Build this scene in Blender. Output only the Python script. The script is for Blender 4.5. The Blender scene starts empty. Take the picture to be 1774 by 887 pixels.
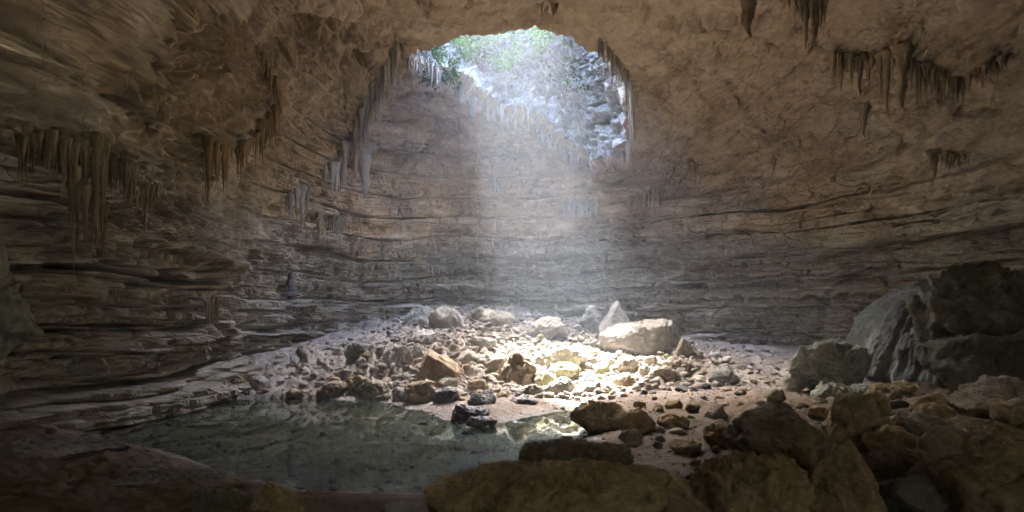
HAZE = .0021; SKY = .15; SUNP = 0.65; SUNA = 4.0; EXPO = 7.65; LIGHT_GAP = (5.5, 3.4, 8.0, 3.2); BOUNCE_TOP = 26.0; GUIDE=True; DEN=True; DUST=2.0
import bpy, bmesh, math, random
import numpy as np
from mathutils import Vector

scene = bpy.context.scene
COL = scene.collection
RNG = np.random.default_rng(7)
F = 968.0            # focal length in photograph pixels
CZ = 3.0             # eye height above the pool
HX, HY = 887.0, 560.0

def P(px, py, d):
    return np.array([(px - HX) / F * d, d, CZ + (HY - py) / F * d])

# ------------------------------------------------------------------ noise
_perm = np.random.default_rng(11).permutation(256).astype(np.int32)
_perm = np.concatenate([_perm, _perm, _perm])
_g = np.random.default_rng(12).normal(size=(256, 3))
_g = (_g / np.linalg.norm(_g, axis=1)[:, None]).astype(np.float32)

def perlin(p):
    p = np.asarray(p, np.float32)
    i = np.floor(p).astype(np.int32)
    f = p - i
    i &= 255
    u = f * f * f * (f * (f * 6 - 15) + 10)
    res = None
    out = np.zeros(len(p), np.float32)
    for dx in (0, 1):
        a = _perm[i[:, 0] + dx]
        wx = u[:, 0] if dx else 1 - u[:, 0]
        for dy in (0, 1):
            b = _perm[a + i[:, 1] + dy]
            wy = u[:, 1] if dy else 1 - u[:, 1]
            for dz in (0, 1):
                g = _g[_perm[b + i[:, 2] + dz] & 255]
                wz = u[:, 2] if dz else 1 - u[:, 2]
                dot = g[:, 0] * (f[:, 0] - dx) + g[:, 1] * (f[:, 1] - dy) + g[:, 2] * (f[:, 2] - dz)
                out += wx * wy * wz * dot
    return out * 1.5

def fbm(p, octv=3, lac=2.1, gain=0.5):
    s = np.zeros(len(p), np.float32); a = 1.0; q = np.asarray(p, np.float32)
    for k in range(octv):
        s += a * perlin(q + 13.7 * k); a *= gain; q = q * lac
    return s

def ridged(p, octv=3, lac=2.1, gain=0.5):
    s = np.zeros(len(p), np.float32); a = 1.0; q = np.asarray(p, np.float32)
    for k in range(octv):
        s += a * (1 - 2.2 * np.abs(perlin(q + 31.3 * k))); a *= gain; q = q * lac
    return s

def sstep(a, b, x):
    t = np.clip((x - a) / (b - a), 0, 1)
    return t * t * (3 - 2 * t)

def hash1(i, seed=0):
    i = np.asarray(i).astype(np.int64)
    h = (i * 374761393 + seed * 668265263) & 0xFFFFFFFF
    h = ((h ^ (h >> 13)) * 1274126177) & 0xFFFFFFFF
    h = h ^ (h >> 16)
    return (h & 0xFFFF).astype(np.float32) / 65535.0

def worley2(x, y, seed=0):
    """nearest feature distance, per-cell random and second distance"""
    ix = np.floor(x).astype(np.int64); iy = np.floor(y).astype(np.int64)
    ox = np.zeros(len(x), np.float32); oy = np.zeros(len(x), np.float32)
    f1 = np.full(len(x), 9.0, np.float32); f2 = np.full(len(x), 9.0, np.float32); r = np.zeros(len(x), np.float32)
    for dx in (-1, 0, 1):
        for dy in (-1, 0, 1):
            k = (ix + dx) * 7919 + (iy + dy) * 104729
            cx = ix + dx + hash1(k, seed + 1); cy = iy + dy + hash1(k, seed + 2)
            d = np.sqrt((cx - x) ** 2 + (cy - y) ** 2).astype(np.float32)
            m = d < f1
            f2 = np.where(m, f1, np.minimum(f2, d))
            r = np.where(m, hash1(k, seed + 3), r)
            ox = np.where(m, (x - cx) * (hash1(k, seed + 4) - .5) + (y - cy) * (hash1(k, seed + 5) - .5), ox)
            f1 = np.where(m, d, f1)
    return f1, f2, r, ox

# ------------------------------------------------------------------ mesh helpers
def mesh_from(name, verts, faces, mat, parent=None, smooth=True, attr=None):
    """faces: (N,3) or (N,4) int array"""
    verts = np.asarray(verts, np.float32); faces = np.asarray(faces, np.int32)
    me = bpy.data.meshes.new(name)
    n, k = faces.shape
    me.vertices.add(len(verts)); me.vertices.foreach_set('co', verts.ravel())
    me.loops.add(n * k); me.loops.foreach_set('vertex_index', faces.ravel())
    me.polygons.add(n)
    me.polygons.foreach_set('loop_start', np.arange(0, n * k, k, dtype=np.int32))
    if smooth:
        me.polygons.foreach_set('use_smooth', np.ones(n, bool))
    if attr:
        for an, av in attr.items():
            at = me.attributes.new(an, 'FLOAT', 'POINT'); at.data.foreach_set('value', np.asarray(av, np.float32))
    me.update(calc_edges=True)
    if mat: me.materials.append(mat)
    o = bpy.data.objects.new(name, me); COL.objects.link(o)
    if parent: o.parent = parent
    return o

def grid_faces(nr, nc, closed=False):
    r = np.arange(nr - 1)[:, None]; c = np.arange(nc if closed else nc - 1)[None, :]
    c2 = (c + 1) % nc
    a = r * nc + c; b = r * nc + c2; d = (r + 1) * nc + c; e = (r + 1) * nc + c2
    return np.stack([a, b, e, d], -1).reshape(-1, 4)

def tag(o, label=None, cat=None, group=None, kind=None):
    if label: o['label'] = label
    if cat: o['category'] = cat
    if group: o['group'] = group
    if kind: o['kind'] = kind
    return o

# ------------------------------------------------------------------ materials
class N:
    def __init__(self, name):
        self.m = bpy.data.materials.new(name); self.m.use_nodes = True
        self.t = self.m.node_tree; self.t.nodes.clear()
        self.out = self.t.nodes.new('ShaderNodeOutputMaterial')
    def n(self, typ, **kw):
        x = self.t.nodes.new(typ)
        for k, v in kw.items():
            if k.startswith('_'): setattr(x, k[1:], v)
            else:
                key = k.replace('__', ' ')
                s = x.inputs[int(key[1:])] if key[0] == 'i' and key[1:].isdigit() else x.inputs[key]
                if hasattr(v, 'is_output'): self.t.links.new(v, s)
                else: s.default_value = v
        return x
    def noise(self, vec, scale, detail=4, rough=.6, dist=0.0):
        return self.n('ShaderNodeTexNoise', Vector=vec, Scale=scale, Detail=detail, Roughness=rough, Distortion=dist).outputs[0]
    def ramp(self, fac, stops):
        r = self.n('ShaderNodeValToRGB', Fac=fac); el = r.color_ramp.elements
        while len(el) < len(stops): el.new(0.5)
        for e, (p, c) in zip(el, stops):
            e.position = p; e.color = tuple(c) + (1,) if len(c) == 3 else c
        return r.outputs[0]
    def mixc(self, fac, a, b, mode='MIX'):
        x = self.n('ShaderNodeMix', _data_type='RGBA', _blend_type=mode)
        for s, v in ((x.inputs[0], fac), (x.inputs[6], a), (x.inputs[7], b)):
            if hasattr(v, 'is_output'): self.t.links.new(v, s)
            elif isinstance(v, (int, float)): s.default_value = v
            else: s.default_value = tuple(v) + (1,)
        return x.outputs[2]
    def math(self, op, a, b=0.0, clamp=False):
        x = self.n('ShaderNodeMath', _operation=op, _use_clamp=clamp)
        for s, v in ((x.inputs[0], a), (x.inputs[1], b)):
            if hasattr(v, 'is_output'): self.t.links.new(v, s)
            else: s.default_value = v
        return x.outputs[0]
    def maprange(self, v, a, b, c=0.0, d=1.0):
        x = self.n('ShaderNodeMapRange', _interpolation_type='SMOOTHSTEP')
        self.t.links.new(v, x.inputs[0])
        for k, q in zip((1, 2, 3, 4), (a, b, c, d)): x.inputs[k].default_value = q
        return x.outputs[0]

def rock_mat(name, dark, mid, light, scale=1.0, moss=None, moss_amt=0.0, rough=.9, spec=.25, bump=.5, world=False,
             stretch=(1, 1, 1), ochre=None, stain=.55, crack=0.0, bands=0.0, wet=False, low=False):
    """dry or damp rock: mottled colour, dark lichen stains, pits and grain as bump, moss on what faces up"""
    M = N(name)
    tc = M.n('ShaderNodeTexCoord'); geo = M.n('ShaderNodeNewGeometry')
    vec = geo.outputs['Position'] if world else tc.outputs['Object']
    mp = M.n('ShaderNodeMapping', Vector=vec, Scale=tuple(scale * s for s in stretch)).outputs[0]
    big = M.noise(mp, .55, 5, .62, .4)
    fine = M.noise(mp, 4.5, 6, .7)
    col = M.ramp(M.math('ADD', M.math('MULTIPLY', big, .65), M.math('MULTIPLY', fine, .35)),
                 [(.34, dark), (.5, mid), (.66, light)])
    if bands:
        sx = M.n('ShaderNodeSeparateXYZ', Vector=geo.outputs['Position'])
        zz = M.math('ADD', M.math('MULTIPLY', sx.outputs[2], 1.0), M.math('MULTIPLY', big, 2.0))
        bn = M.n('ShaderNodeTexNoise', _noise_dimensions='1D', W=zz, Scale=2.4, Detail=5, Roughness=.75).outputs[0]
        bf = M.maprange(bn, .35, .7, 0, bands)
        if low:
            lw = M.n('ShaderNodeAttribute', _attribute_name='low').outputs['Fac']
            bf = M.math('MULTIPLY', bf, M.math('ADD', .38, M.math('MULTIPLY', lw, .62)))
            col = M.mixc(lw, col, M.mixc(1.0, col, (.84, .90, .99), 'MULTIPLY'))
        col = M.mixc(bf, col, M.mixc(1.0, col, (.50, .46, .43), 'MULTIPLY'))
    st = M.noise(mp, 1.7, 6, .72, .8)
    col = M.mixc(M.maprange(st, .56, .72, 0, stain), col, M.mixc(1.0, col, (.28, .26, .24), 'MULTIPLY'))
    if ochre:
        at = M.n('ShaderNodeAttribute', _attribute_name='drape').outputs['Fac']
        col = M.mixc(at, col, M.mixc(fine, ochre, tuple(c * .45 for c in ochre)))
    if not world:
        oi = M.n('ShaderNodeObjectInfo')
        col = M.mixc(1.0, col, M.ramp(oi.outputs['Random'], [(0, (.78, .77, .76)), (.5, (1, .97, .93)), (1, (1.12, 1.1, 1.05))]), 'MULTIPLY')
    if moss:
        nz = M.n('ShaderNodeSeparateXYZ', Vector=geo.outputs['Normal']).outputs[2]
        mk = M.math('MULTIPLY', M.maprange(nz, -.1, .7), M.maprange(M.noise(mp, 1.1, 5, .7), .42, .62))
        if low: mk = M.math('MULTIPLY', mk, lw)
        col = M.mixc(M.math('MULTIPLY', mk, moss_amt), col, M.mixc(fine, moss, tuple(c * .5 for c in moss)))
    if wet:
        wt = M.n('ShaderNodeAttribute', _attribute_name='wet').outputs['Fac']
        col = M.mixc(wt, col, M.mixc(1.0, col, (.58, .56, .56), 'MULTIPLY')); rough = M.maprange(wt, 0, 1, rough, .32)
    h1 = M.noise(mp, 2.2, 9, .72, .3)
    h2 = M.n('ShaderNodeTexVoronoi', Vector=mp, Scale=5.0, _feature='F1').outputs['Distance']
    h = M.math('ADD', h1, M.math('MULTIPLY', h2, .25))
    if crack:
        wv = M.n('ShaderNodeVectorMath', _operation='ADD', i0=mp, i1=M.n('ShaderNodeTexNoise', Vector=mp, Scale=1.3, Detail=3).outputs['Color'])
        ck = M.n('ShaderNodeTexVoronoi', Vector=wv.outputs[0], Scale=.8, _feature='DISTANCE_TO_EDGE').outputs['Distance']
        ckm = M.maprange(ck, 0.0, .035)
        h = M.math('ADD', h, M.math('MULTIPLY', ckm, crack))
    bp = M.n('ShaderNodeBump', Strength=bump, Distance=.18 / scale, Height=h)
    b = M.n('ShaderNodeBsdfPrincipled', Base__Color=col, Roughness=rough, Normal=bp.outputs[0])
    b.inputs['Specular IOR Level'].default_value = spec
    M.t.links.new(b.outputs[0], M.out.inputs[0])
    return M.m
# ------------------------------------------------------------------ ground heights
SHORE_PX = [(150,752),(250,722),(330,700),(420,690),(560,690),(640,694),(700,697),(760,715),(830,738),(900,722),(990,706),(1030,735),(1010,772),(910,800),(800,828),(760,862),
            (550,855),(380,828),(368,812),(300,790),(200,768)]
SHORE = np.array([P(x, y, CZ * F / (y - HY))[:2] for x, y in SHORE_PX])

def shore_dist(x, y):
    """signed distance to the pool's edge: negative in the water"""
    d = np.full(x.shape, 1e9, np.float32); inside = np.zeros(x.shape, bool)
    n = len(SHORE)
    for k in range(n):
        a = SHORE[k]; b = SHORE[(k + 1) % n]; ab = b - a
        t = np.clip(((x - a[0]) * ab[0] + (y - a[1]) * ab[1]) / (ab @ ab), 0, 1)
        d = np.minimum(d, np.hypot(x - a[0] - t * ab[0], y - a[1] - t * ab[1]))
        c = ((a[1] > y) != (b[1] > y)) & (x < (b[0] - a[0]) * (y - a[1]) / (b[1] - a[1] + 1e-9) + a[0])
        inside ^= c
    return np.where(inside, -d, d)

GP = []
def gz(px, py, z):
    d = (CZ - z) * F / (py - HY); q = P(px, py, d); GP.append((q[0], q[1], z))
def gd(px, py, d):
    q = P(px, py, d); GP.append(tuple(q))
for (x, y), s in zip(SHORE, range(99)): GP.append((x, y, 0.0))
for a in [(400,662,.5),(520,662,.55),(640,660,.6),(760,660,.65),(900,660,.6),(1000,665,.55),(1100,665,.6),(1200,665,.65),(1300,670,.65),(1400,685,.65),
          (480,620,1.35),(600,620,1.4),(760,618,1.5),(900,620,1.4),(1000,625,1.3),(1150,625,1.25),(1300,630,1.0),(1360,640,.9),
          (1100,700,.35),(1200,710,.45),(1300,720,.55),(1100,760,.3),(1200,800,.4),(1000,850,.3),(1450,720,.7),(1600,700,.8),(1750,700,1.0),
          (1300,860,.5),(1500,860,.6),(1700,860,.8),(1700,780,.8),(1500,780,.6),(900,880,.15),(700,885,.16),(400,885,.25),(200,885,.38),(20,885,.5),
          (100,830,.42),(20,790,.5),(60,750,.5),(250,830,.36),(150,790,.4),(330,850,.3)]: gz(*a)
for a in [(700,566,35),(850,540,38.5),(950,566,37),(760,546,38.5),(640,562,38.5),(1050,574,38),(560,572,37.5),(600,590,35),(1050,585,35),(1150,590,36),(1200,585,38),(1300,602,36)]: gd(*a)
GP += [(0,46,4.4),(-6,45,4.2),(10,44,2.8),(-15,38,2.4),(-15,30,1.2),(16,36,1.5),(22,30,1.4),(26,22,1.4),(-14,24,.6),(-16,16,.5),(0,-5,.6),(10,-6,.9),(-12,0,.8),(16,4,1.0),(20,12,1.2),(30,45,2),(-30,45,2),(32,-12,1.5),(-32,-12,1.5),(0,60,4)]
GP = np.array(GP)
def _tps():
    x = GP[:, :2]; r = np.linalg.norm(x[:, None] - x[None], axis=2)
    K = r + np.eye(len(x)) * 0.08          # linear radial basis keeps it tame
    A = np.block([[K, np.ones((len(x), 1))], [np.ones((1, len(x))), np.zeros((1, 1))]])
    return np.linalg.solve(A, np.append(GP[:, 2], 0))
GW = _tps()

def ground_base(x, y):
    z = np.full(x.shape, GW[-1])
    for (gx, gy, _), w in zip(GP, GW[:-1]): z = z + w * np.hypot(x - gx, y - gy)
    sd = shore_dist(x, y)
    z = np.where(sd < 0, -np.minimum(.11 * -sd, .5) , np.maximum(z, np.minimum(.05 + .22 * sd, .40)))
    return z, sd

def ground_z(x, y):
    x = np.atleast_1d(np.asarray(x, float)); y = np.atleast_1d(np.asarray(y, float))
    z, sd = ground_base(x, y)
    o = np.zeros_like(x); p3 = np.stack([x, y, o], 1)
    rub = sstep(20, 24, y) * sstep(15, 9, np.abs(x + 0.3)) * sstep(0, 1.5, sd)         # the broken rock heap
    foreg = sstep(3.0, 5.5, x - (y - 8) * .12) * sstep(21, 17, y)                        # bouldery right front
    rough = .25 + .75 * np.maximum(rub, foreg)
    z = z + (.16 * fbm(p3 / 2.4, 3) + .05 * ridged(p3 / .7, 3)) * (.35 + .65 * rough) * np.where(sd < 0, .7, sstep(-.2, 1.5, sd) * .9 + .1)
    wx_ = .25 * perlin(p3 / .9 + 3); wy_ = .25 * perlin(p3 / .9 + 8)
    for sc, hgt, seed in ((1.3, .34, 5), (.6, .20, 9), (.27, .10, 3)):       # interlocked broken blocks
        f1, f2, r, tilt = worley2((x + wx_ * sc) / sc, (y + wy_ * sc) / sc, seed)
        blk = sstep(0, .45, f2 - f1) * (.2 + .8 * r ** 1.5 + 1.3 * tilt) - .38
        z = z + hgt * blk * np.where(sd < -.3, .3, 1) * np.maximum(rub, .45 * foreg + .05)
    bank = sstep(-1.5, -4, x) * sstep(18, 15, y) * sstep(0, .8, sd)                       # crusted, water-worn near bank
    z = z + bank * (.07 * ridged(p3 * [.8, 1.3, 1] + 5, 3) + .09 * sstep(-.03, .06, perlin(p3 * .7 + 50) + .3 * perlin(p3 * 2.2 + 4)) + .04 * sstep(-.03, .06, perlin(p3 * 1.6 + 80) + .3 * perlin(p3 * 5 + 4)) - .08)
    # mud and silt keep to the low left bank: small ripples only
    z = z + .02 * fbm(p3 / .25, 2)
    return z

def ground_pixel(px, py):
    """where the sight line through a photograph pixel meets the ground"""
    ds = np.linspace(4.0, 48, 900)
    q = np.stack([(px - HX) / F * ds, ds, CZ + (HY - py) / F * ds], 1)
    zz, _ = ground_base(q[:, 0], q[:, 1])
    zz = np.maximum(zz, -.05)
    k = np.argmax(q[:, 2] <= zz)
    if q[k, 2] > zz[k]: k = len(ds) - 1
    return q[k]

# ------------------------------------------------------------------ cave shell
C0 = np.array([3.0, 22.0])
WALL = [(-15.2,12),(-14.6,5),(-13.5,-2),(-10,-9),(0,-13),(12,-10),(19,-2),(23,8),(25.5,16),(26.5,24),(25,31),(21,36.5),(15,41),(8,45),(0,47),(-7,46.2),(-13,42.5),(-16.5,37),(-17,30),(-16.2,24),(-15.8,18)]
RIM = [(930,33,28),(860,36,28),(800,46,28.4),(740,70,29.6),(692,96,32),(708,112,35.5),(742,112,38.5),(790,142,41),(850,185,42),(920,207,42.6),(980,262,42.6),(1030,284,42),(1080,270,39.8),(1097,200,36),(1078,120,32),(1045,80,29.4),(990,48,28.3)]
RIM = [P(*a) for a in RIM]
H0 = np.array([0.2, 35.3])

NPHI = 1900
# columns are crowded where the picture looks
tt = np.linspace(0, 1, 4001)
phi_all = tt * 2 * np.pi
def _den(ph):
    d = np.abs(np.angle(np.exp(1j * (ph - np.pi * .5))))
    return np.where(d < 2.0, 1.0, 0.18)
cum = np.cumsum(_den(phi_all)); cum = (cum - cum[0]) / (cum[-1] - cum[0])
PHI = np.interp((np.arange(NPHI)) / NPHI, cum, phi_all)

def periodic(pts, center, vals=None, smooth=.10):
    pts = np.array([p[:2] for p in pts]); d = pts - center
    a = np.arctan2(d[:, 1], d[:, 0]) % (2 * np.pi); r = np.hypot(d[:, 0], d[:, 1])
    o = np.argsort(a); a = a[o]
    fine = np.linspace(0, 2 * np.pi, 1440, endpoint=False)
    outs = []
    for v in [r] + ([vals] if vals is not None else []):
        y = np.interp(fine, a, np.asarray(v)[o], period=2 * np.pi)
        k = np.exp(-.5 * ((np.minimum(fine, 2 * np.pi - fine)) / smooth) ** 2); k /= k.sum()
        y = np.real(np.fft.ifft(np.fft.fft(y) * np.fft.fft(k)))
        outs.append(np.interp(PHI, fine, y, period=2 * np.pi))
    return outs
wr, = periodic(WALL, C0, None, .09)
rr, rz = periodic(RIM, H0, [p[2] for p in RIM], .05)
WX = C0[0] + wr * np.cos(PHI); WY = C0[1] + wr * np.sin(PHI)
RX = H0[0] + rr * np.cos(PHI); RY = H0[1] + rr * np.sin(PHI)
leftm = sstep(.9, .3, np.abs(np.angle(np.exp(1j * (PHI - np.pi)))))         # left wall
farm = sstep(1.15, .55, np.abs(np.angle(np.exp(1j * (PHI - np.pi * .55)))))  # far wall
rightm = sstep(.9, .4, np.abs(np.angle(np.exp(1j * (PHI - .25)))))
ZW = 6.5 + 3.0 * farm + 1.0 * rightm
TOP = np.array([-1.0, 37.8]); TZ = 27.5
topr = 4.8 + .25 * np.sin(3 * PHI + 1)
TX = TOP[0] + topr * np.cos(PHI); TY = TOP[1] + topr * np.sin(PHI) * .98

NW, NC, NS, NO = 280, 390, 130, 12
rows = []
zb = -1.5
for k in range(NW):
    f = k / NW
    rows.append(np.stack([WX, WY, zb + (ZW - zb) * f], 1))
for k in range(NC):
    s = k / NC * np.pi / 2
    h = 1 - np.cos(s) ** 1.0; v = np.sin(s)
    rows.append(np.stack([WX + (RX - WX) * h, WY + (RY - WY) * h, ZW + (rz - ZW) * v], 1))
for k in range(NS):
    f = k / NS
    g = f ** 1.15
    bul = 1 + .18 * np.sin(np.pi * min(1, f * 1.1)) ** 1.0
    cx = RX + (TX - RX) * g; cy = RY + (TY - RY) * g
    mx = H0[0] + (TOP[0] - H0[0]) * g; my = H0[1] + (TOP[1] - H0[1]) * g
    rows.append(np.stack([mx + (cx - mx) * bul, my + (cy - my) * bul, rz + (TZ - rz) * f], 1))
for k in range(NO):
    f = k / (NO - 1)
    rad = 1 + 9 * f * f
    rows.append(np.stack([TOP[0] + (TX - TOP[0]) * rad, TOP[1] + (TY - TOP[1]) * rad, TZ + .8 * np.sin(min(f * 4, 1.57)) + 0 * TX], 1))
G = np.array(rows, np.float64)                    # rows x columns x 3
NR = len(rows)
sec = np.concatenate([np.zeros(NW), np.ones(NC), np.full(NS, 2), np.full(NO, 3)])

def normals(G):
    gu = np.roll(G, -1, 1) - np.roll(G, 1, 1)
    gv = np.gradient(G, axis=0)
    n = np.cross(gu, gv); n /= np.linalg.norm(n, axis=2, keepdims=True) + 1e-9
    return n
nrm = normals(G)
# lower benches of the far wall, stepped like stairs
def stair(q, n, seed):
    i = np.floor(q * n); f = q * n - i
    j = hash1(i, seed)
    w = .72 + .2 * j
    return (i + sstep(w, 1.0, f)) / n
X, Y, Z = G[..., 0], G[..., 1], G[..., 2]
ccx = X - C0[0]; ccy = Y - C0[1]; cr = np.hypot(ccx, ccy); ux = -ccx / cr; uy = -ccy / cr
flat = G.reshape(-1, 3)
wob = (fbm(flat * [.12, .12, 0], 2)).reshape(X.shape)
wob2 = (fbm(flat * [.5, .5, .3] + 40, 3)).reshape(X.shape)
wob3 = perlin(flat * [.22, .22, .05] + 9).reshape(X.shape)
zq = np.clip((Z + .55 * wob + .18 * wob2 + 1.0) / 9.0, 0, 1)
bench = (5.0 * farm + 1.2 * rightm + 1.8 * leftm * sstep(14, 22, Y[0])) * (1 + .35 * wob3)
shelf = 1.9 * leftm * (1 + .5 * wob3)
inset = (bench * (1 - stair(zq, 5, 3)) + shelf * (1 - stair(zq, 12, 21))) * (Z < 9.5)
X += ux * inset; Y += uy * inset
# left side: the roof hangs out over the recessed lower wall
ov = 1.7 * leftm * sstep(5.0, 6.8, Z + .8 * wob + 1.1 * wob2) * (sec[:, None] < 1.5) * sstep(20, 14, Z)
X += ux * ov; Y += uy * ov

inner = np.array([3.0, 24.0, 6.0])
s = np.sign(((inner - G[100, 400]) * nrm[100, 400]).sum()); nrm *= s
p = G.reshape(-1, 3).astype(np.float32); n = nrm.reshape(-1, 3)
secf = np.repeat(sec, NPHI); zf = p[:, 2]
colL = np.tile(leftm, NR); colR = np.tile(rightm, NR); colF = np.tile(farm, NR)
ceil = np.clip(-n[:, 2], 0, 1)                      # faces down
wallm = 1 - sstep(.35, .8, ceil)
shaft = (secf == 2).astype(np.float32)

d = np.zeros(len(p), np.float32)
# big lobes hanging from the left roof and shoulders on the right
LOBES = [(P(70,120,15), 4.2, 2.6), (P(330,190,18.5), 3.0, .9), (P(420,60,20), 2.6, 1.3), 
         (P(500,250,25), 2.6, 1.5), (P(600,230,30), 2.4, 1.8), (P(1480,160,21), 2.2, .9), (P(1640,90,19), 3.2, 1.3), (P(1390,30,22), 1.6, .9), (P(1560,330,25), 3, .6),
         (P(560,340,34), 2.2, 1.2), (P(440,330,25), 2.2, .9)]
for c, r, a in LOBES:
    q = ((p - c.astype(np.float32)) ** 2).sum(1) / (r * r)
    d += a * np.exp(-q ** 1.6)
pits = [(P(230,60,20), 1.6, -1.6), (P(455,160,23), .9, -1.6), (P(1620,300,26), .9, -1.4), (P(300,190,20), .7, -1.0), (P(1330,20,21), .9, -1.2),
        (P(1690,80,20), .7, -.8), (P(1330,345,34), .8, -1.0), (P(1215,270,36), .5, -.8)]
for c, r, a in pits:
    q = ((p - c.astype(np.float32)) ** 2).sum(1) / (r * r)
    d += a * np.exp(-q ** 1.6)
# the near slab: roof left of the opening is a layer lower, ending in a lip
lx = p[:, 0]; lip_y = 24 + (lx + 8.9) * .55
slab = sstep(.5, -.4, p[:, 1] - lip_y + .7 * perlin(p * .35)) * sstep(-13, -8, lx) * sstep(3.5, -1.5, lx) * ceil * (secf < 1.5)
d += 1.3 * slab

lowl = sstep(0, -6, p[:, 0]) * sstep(30, 22, p[:, 1]) * sstep(7.0, 5.4, zf)
w1 = fbm(p / 6.5, 2); d += .75 * w1 * (1 - .35 * colR) * (1 - .75 * lowl)
r2 = ridged(p / 2.6 + .5 * w1[:, None], 3)
ULr = sstep(-3, -8, p[:, 0]) * sstep(19, 15, p[:, 1]) * sstep(8.0, 9.5, zf)
d += (.16 + .42 * colL * (zf > 6) * (1 - .8 * ULr) - .10 * lowl) * r2
# bedding: layers of differing hardness, each eaten back by its own amount
wv = .45 * perlin(p / 9 + 3) + .05 * perlin(p / 2.2)
zs = zf + wv - .045 * p[:, 0]
bedm = wallm * (1 + .9 * lowl) * np.where(secf < .5, 1.0, .75) + (.15 + .20 * colR) * ceil * (1 - .4 * colL)
UL = sstep(-3, -8, p[:, 0]) * sstep(21, 16, p[:, 1]) * sstep(6.5, 8.5, zf)
bedm = bedm * (1 - .8 * colL * sstep(6.0, 8.0, zf)) * (1 - .9 * UL) * (1 + .6 * colF)
for T, amp, seed in ((1.7, .75, 1), (.70, .50, 2), (.29, .22, 3)):
    u = zs / T + .35 * perlin(p * [.15, .15, .02] + seed * 7)
    i = np.floor(u); f = u - i
    along = perlin(np.stack([p[:, 0] / (2.6 * T), p[:, 1] / (2.6 * T), i * 7.31 + seed], 1))
    prot = hash1(i, seed) * (.75 + .35 * lowl) + .55 * along * (1 - .3 * lowl)
    ed = sstep(0, .07, f) * sstep(1, .92, f)
    d += amp * bedm * (prot * ed - .62 * (1 - ed))
# vertical joints that break beds into blocks
jn = np.abs(perlin(np.stack([p[:, 0] * .8, p[:, 1] * .8, np.floor(zs / .62) * 3.7], 1)))
d -= .20 * bedm * sstep(.07, .0, jn)
jn2 = np.abs(perlin(np.stack([p[:, 0] * .35 + 7, p[:, 1] * .35, np.floor(zs / 1.7) * 5.1], 1)))
d -= .34 * bedm * sstep(.05, .0, jn2)
blk = perlin(np.stack([p[:, 0] * .55, p[:, 1] * .55 + 3, np.floor(zs / .70) * 2.9], 1)); d += .22 * bedm * sstep(-.04, .04, blk)
# cracks across the smooth right-hand roof
c1 = np.abs(perlin(p * [.62, .26, .5] + 5 + .15 * r2[:, None])); c2 = np.abs(perlin(p * [.3, .75, .4] + 17 + .4 * r2[:, None]))
d -= (.75 * sstep(.05, 0, c1) * sstep(-.25, .1, perlin(p * .4 + 60)) + .5 * sstep(.045, 0, c2) * sstep(-.2, .15, perlin(p * .5 + 90))) * (1 - .5 * colL) * (secf < 1.5)
# slabs flaked off the roof leave small steps
fl = perlin(p / 2.0 + 71) + .4 * perlin(p / .7 + 21)
d += .20 * sstep(-.03, .05, fl) * (1 - np.clip(bedm, 0, 1.2) * .6) * (1 - .6 * lowl)
fl2 = perlin(p / .9 + 171) + .4 * perlin(p / .3 + 121)
d += .09 * sstep(-.03, .05, fl2) * (1 - np.clip(bedm, 0, 1.2) * .4)
# pockets dissolved into the dark left roof
pk = perlin(p / 1.15 + 200) + .35 * perlin(p / .4 + 30)
d -= (.55 * colL * (zf > 6) + .12 * ceil) * sstep(.22, .48, pk)
# draperies: flutes that run down steep overhanging rock
dn = fbm(p * [.28, .28, .2] + 33, 2)
drape = sstep(.05, .35, dn) * (colL * (zf > 5.5) + .35 * (1 - colL) * ceil * 0 ) * sstep(.0, .25, ceil)
rimd = sstep(1.6, .2, np.abs(zf - np.tile(rz, NR))) * ((secf == 1) | (secf == 2)) * sstep(-2, 6, -p[:, 0] + 0) * (p[:, 1] > 30)
drape = np.clip(drape + .0 * rimd, 0, 1)
ang = np.arctan2(p[:, 1] - C0[1], p[:, 0] - C0[0]) * 22
fl3 = 1 - np.abs(perlin(np.stack([ang * 1.1, zf * .14, p[:, 1] * .05], 1))) * 2.2
fl4 = 1 - np.abs(perlin(np.stack([ang * 3.1, zf * .3, p[:, 1] * .05], 1))) * 2.2
d += drape * (.42 * fl3 + .16 * fl4)
# ragged weathering of the shaft walls
d += shaft * (.6 * ridged(p / 1.9 + 9, 3) - .15)
d += .07 * fbm(p / .55, 3)
d *= np.where(secf > 2.5, .4, 1)
# the near edge of the opening is a clean arch
cf = np.repeat(np.clip((np.arange(NR) - NW) / NC, 0, 1.0), NPHI); sf_ = np.repeat(np.clip((np.arange(NR) - NW - NC) / NS, 0, 1.0), NPHI)
edge = sstep(.90, .99, cf) * sstep(.12, .0, sf_)
nearrim = np.tile(sstep(36, 30.5, RY), NR)
d *= 1 - edge * (.25 + .40 * nearrim)
d += edge * (.16 * ridged(p / .9 + 3, 3) - .05)
p2 = p + n * d[:, None]
V = p2.reshape(NR, NPHI, 3)

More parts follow.
